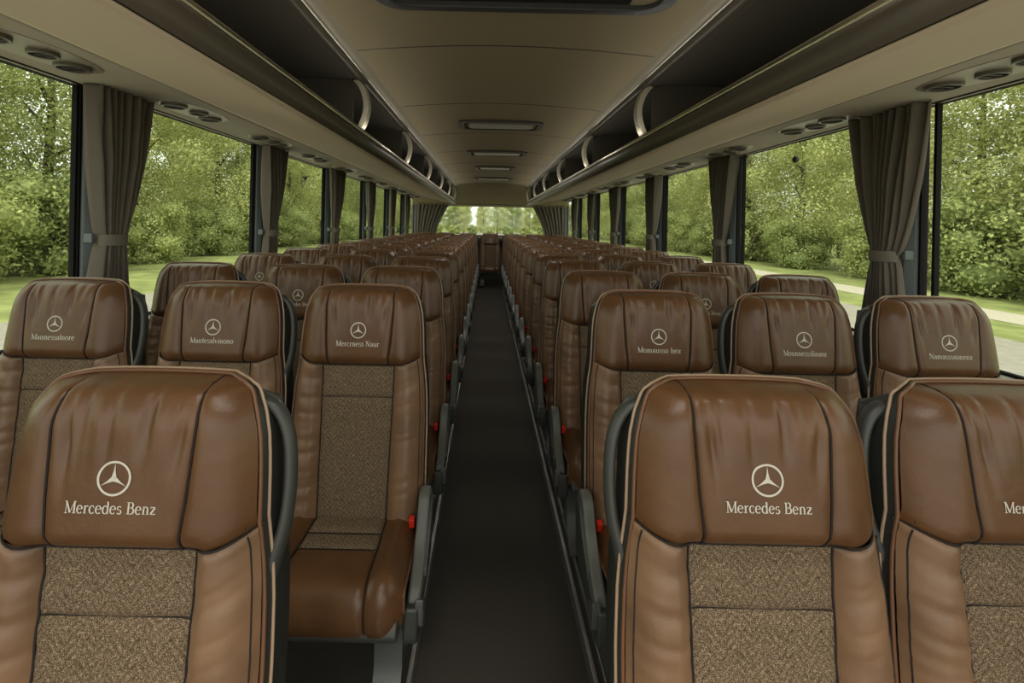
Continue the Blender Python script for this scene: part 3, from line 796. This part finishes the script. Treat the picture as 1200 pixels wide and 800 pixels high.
def crown_mesh(name, seed, h0, h1, rad, nblob, nleaf, ls, mat, core=.78):
    rs = np.random.RandomState(seed); V = []; Fc = []
    blobs = []
    for i in range(nblob):
        z = h0 + (h1 - h0) * (i + .5) / nblob
        k = (z - h0) / (h1 - h0); w = rad * (.55 + .75 * math.sin(PI * (.15 + .75 * k))) * .62
        a = i * 2.4 + rs.uniform(-.4, .4); rr = w * rs.uniform(.35, 1.0)
        br = rad * rs.uniform(.32, .5) * (1 - .35 * k)
        blobs.append((rr * math.cos(a), rr * math.sin(a), z, br))
    per = nleaf // nblob
    for (cx, cy, cz, br) in blobs:
        d = rs.normal(size=(per, 3)); d /= np.linalg.norm(d, axis=1)[:, None]
        rr = br * (rs.uniform(.25, 1.18, per) ** .6 * 1.02)[:, None] * np.array([1, 1, .8])
        # clumpy surface
        cl = 1 + .16 * np.sin(d[:, :1] * 9 + cx) * np.sin(d[:, 1:2] * 8 + cy) * np.cos(d[:, 2:] * 7)
        c = np.array([cx, cy, cz]) + d * rr * cl
        nrm = d + rs.normal(size=(per, 3)) * .55; nrm /= np.linalg.norm(nrm, axis=1)[:, None]
        t = np.cross(nrm, rs.normal(size=(per, 3))); t /= np.linalg.norm(t, axis=1)[:, None]
        b = np.cross(nrm, t); sz = (ls * rs.uniform(.55, 1.2, per))[:, None]
        n0 = len(V) // 1
        q = np.stack([c - t * sz, c + b * sz * .55 , c + t * sz, c - b * sz * .55], 1).reshape(-1, 3)
        V.extend(map(tuple, q)); Fc.extend([(n0 + 4 * i, n0 + 4 * i + 1, n0 + 4 * i + 2, n0 + 4 * i + 3) for i in range(per)])
    mb = MB(); mb.v = V; mb.f = Fc
    # inner leafy mass
    for (cx, cy, cz, br) in (blobs if core else []):
        nu, nv = 10, 7; r = br * core
        vs = []; 
        for j in range(nv + 1):
            for i in range(nu):
                a = 2 * PI * i / nu; e = -PI / 2 + PI * j / nv; q = r * rs.uniform(.82, 1.1)
                vs.append((cx + q * math.cos(a) * math.cos(e), cy + q * math.sin(a) * math.cos(e), cz + q * math.sin(e) * .8))
        mb.add(vs, [(j * nu + i, j * nu + (i + 1) % nu, (j + 1) * nu + (i + 1) % nu, (j + 1) * nu + i) for j in range(nv) for i in range(nu)])
    me = mb.mesh(name); me.materials.append(mat); return me
crowns = [crown_mesh('crown%d' % i, 20 + i, 1.6, 13.5, 4.3, 26, 42000, .09, LEAF[i % 3], 0) for i in range(4)]
bushes = [crown_mesh('bush%d' % i, 50 + i, .3, 3.4, 3.0, 12, 14000, .09, LEAF[(i + 1) % 3], .6) for i in range(2)]
def trunk(h, r0):
    mb = MB(); mb.tube([(0, 0, 0), (.1, .05, h * .3), (-.05, .1, h * .6), (.1, 0, h)], [r0, r0 * .8, r0 * .55, r0 * .2], 8)
    for k in range(5):
        a = k * 2.1; z = h * (.3 + .12 * k)
        mb.tube([(0, 0, z), (math.cos(a) * .9, math.sin(a) * .9, z + .8), (math.cos(a) * 1.9, math.sin(a) * 1.9, z + 1.7)], [r0 * .4, r0 * .25, r0 * .08], 6)
    o = mb.build('trunk', M_['bark'], smooth=True); me = o.data; bpy.data.objects.remove(o); return me
trunk_me = trunk(11, .28); stem_me = trunk(2.2, .12)
def plant(name, crown, tr, x, y, sc, rz, label, cat, group, sz=1.0):
    r = empty(name, (x, y, GZ)); r.rotation_euler.z = rz; r.scale = (sc, sc, sc * sz)
    for n_, me in (('foliage', crown), ('trunk', tr)):
        o = bpy.data.objects.new(n_, me); C.objects.link(o); o.parent = r
    tag(r, label, cat, group); return r
rg = random.Random(11)
for s, nm, xb in ((-1, 'left', 20.5), (1, 'right', 22.5)):
    y = 12; k = 0
    while y < 120:
        x = s * (xb + rg.uniform(-1, 1.6)); i = rg.randrange(4)
        plant('tree', crowns[i], trunk_me, x, y, rg.uniform(.9, 1.18) * (1 + .0 * y), rg.uniform(0, 6), f'leafy green roadside tree in the woods seen through the {nm} windows', 'tree', f'trees beyond the {nm} windows')
        if k % 4 == 1:
            plant('tree', crowns[(i + 2) % 4], trunk_me, s * (xb + 8.5 + rg.uniform(-1, 1)), y + 2, rg.uniform(1.0, 1.2), rg.uniform(0, 6), f'taller green tree behind the first line of trees on the {nm}', 'tree', f'back trees beyond the {nm} windows')
        if y < 70:
            plant('bush', bushes[k % 2], stem_me, s * (xb - 2.3 + rg.uniform(-.5, .5)), y + 2.0, rg.uniform(.8, 1.1), rg.uniform(0, 6), f'low green bush at the foot of the trees on the {nm}', 'bush', f'bushes at the wood edge on the {nm}')
        y += 5.0 + .03 * y; k += 1
for j in range(25):
    x = -46 + 3.75 * j
    q = .46 + .30 * abs(x + 2) / 40 + rg.uniform(-.05, .05)
    t = plant('tree', crowns[j % 4], trunk_me, x + rg.uniform(-.8, .8), 112 + rg.uniform(-3, 6), q, rg.uniform(0, 6), 'distant pale green tree seen through the rear window', 'tree', 'trees behind the rear window')
    t.scale.x *= 1.25; t.scale.y *= 1.1
    plant('bush', bushes[j % 2], stem_me, x + 1.5, 103, .55, rg.uniform(0, 6), 'distant low bush under the trees behind the rear window', 'bush', 'bushes behind the rear window')

for j in range(20):
    x = -52 + 5.1 * j
    t = plant('tree', crowns[(j + 1) % 4], trunk_me, x + rg.uniform(-.8, .8), 131 + rg.uniform(-2, 2), .55 + .3 * abs(x + 2) / 50 + rg.uniform(-.07, .05), rg.uniform(0, 6), 'distant tree of the farther row seen through the rear window', 'tree', 'far trees behind the rear window')
    t.scale.x *= 1.35
# ------------------------------------------------------------------ light
w = bpy.data.worlds.new('sky'); SC.world = w; w.use_nodes = True; nt = w.node_tree
bg = nt.nodes['Background']; tc = nt.nodes.new('ShaderNodeTexCoord'); sp = nt.nodes.new('ShaderNodeSeparateXYZ')
rp = nt.nodes.new('ShaderNodeValToRGB'); rp.color_ramp.elements[0].color = (.92, .93, .86, 1); rp.color_ramp.elements[0].position = .0
rp.color_ramp.elements[1].color = (1, .97, .90, 1); rp.color_ramp.elements[1].position = .6
nt.links.new(tc.outputs['Generated'], sp.inputs[0]); nt.links.new(sp.outputs['Z'], rp.inputs[0]); nt.links.new(rp.outputs[0], bg.inputs[0])
bg.inputs[1].default_value = 1.5
def area(name, loc, rot, sx, sy, power, col=(1, .95, .86)):
    l = bpy.data.lights.new(name, 'AREA'); l.shape = 'RECTANGLE'; l.size = sx; l.size_y = sy; l.energy = power; l.color = col
    o = bpy.data.objects.new(name, l); C.objects.link(o); o.location = loc; o.rotation_euler = rot; return o
sun = bpy.data.lights.new('sun', 'SUN'); sun.energy = 4.0; sun.angle = math.radians(25); sun.color = (1, .95, .85)
so = bpy.data.objects.new('sun', sun); C.objects.link(so); so.rotation_euler = (math.radians(38), 0, 0)

for k, (y, wd) in enumerate(((4.62, .7), (6.45, .7), (8.15, .6), (10.1, .7))):
    area(f'ceiling_lamp_and_fill', (.03, y, ZC + .925), (0, 0, 0), wd, .2, 5)
area('ceiling_lamp_and_fill', (.0, .3, ZC + .90), (0, 0, 0), 1.0, .3, 6)  # added fill light out of view above the front seats, no fixture there
for sd in (-1, 1):
    area('rack_fill_strip', (sd * .842, 5.2, ZC + .568), (0, math.radians(180), 0), .02, 12, 6)  # added fill strips on the rack lips, shining up to brighten the ceiling

# ------------------------------------------------------------------ camera
cam = bpy.data.cameras.new('camera'); co = bpy.data.objects.new('camera', cam); C.objects.link(co)
cam.sensor_width = 36; cam.lens = FPX / 1200 * 36; cam.shift_x = 29 / 1200; cam.shift_y = -138 / 1200
cam.clip_start = .05; cam.clip_end = 1000
co.matrix_world = Matrix.Translation((CAMX, 0, CAMZ)) @ Matrix.Rotation(PI / 2, 4, 'X') @ Matrix.Rotation(math.radians(1.25), 4, 'Z')
SC.camera = co
SC.view_settings.view_transform = 'Standard'; SC.view_settings.look = 'None'; SC.view_settings.gamma = 1
SC.view_settings.use_curve_mapping = False; SC.view_settings.exposure = 0.38
SC.cycles.max_bounces = 8; SC.cycles.diffuse_bounces = 5; SC.cycles.transparent_max_bounces = 12
SC.cycles.sample_clamp_indirect = 6
SC.cycles.use_denoising = True
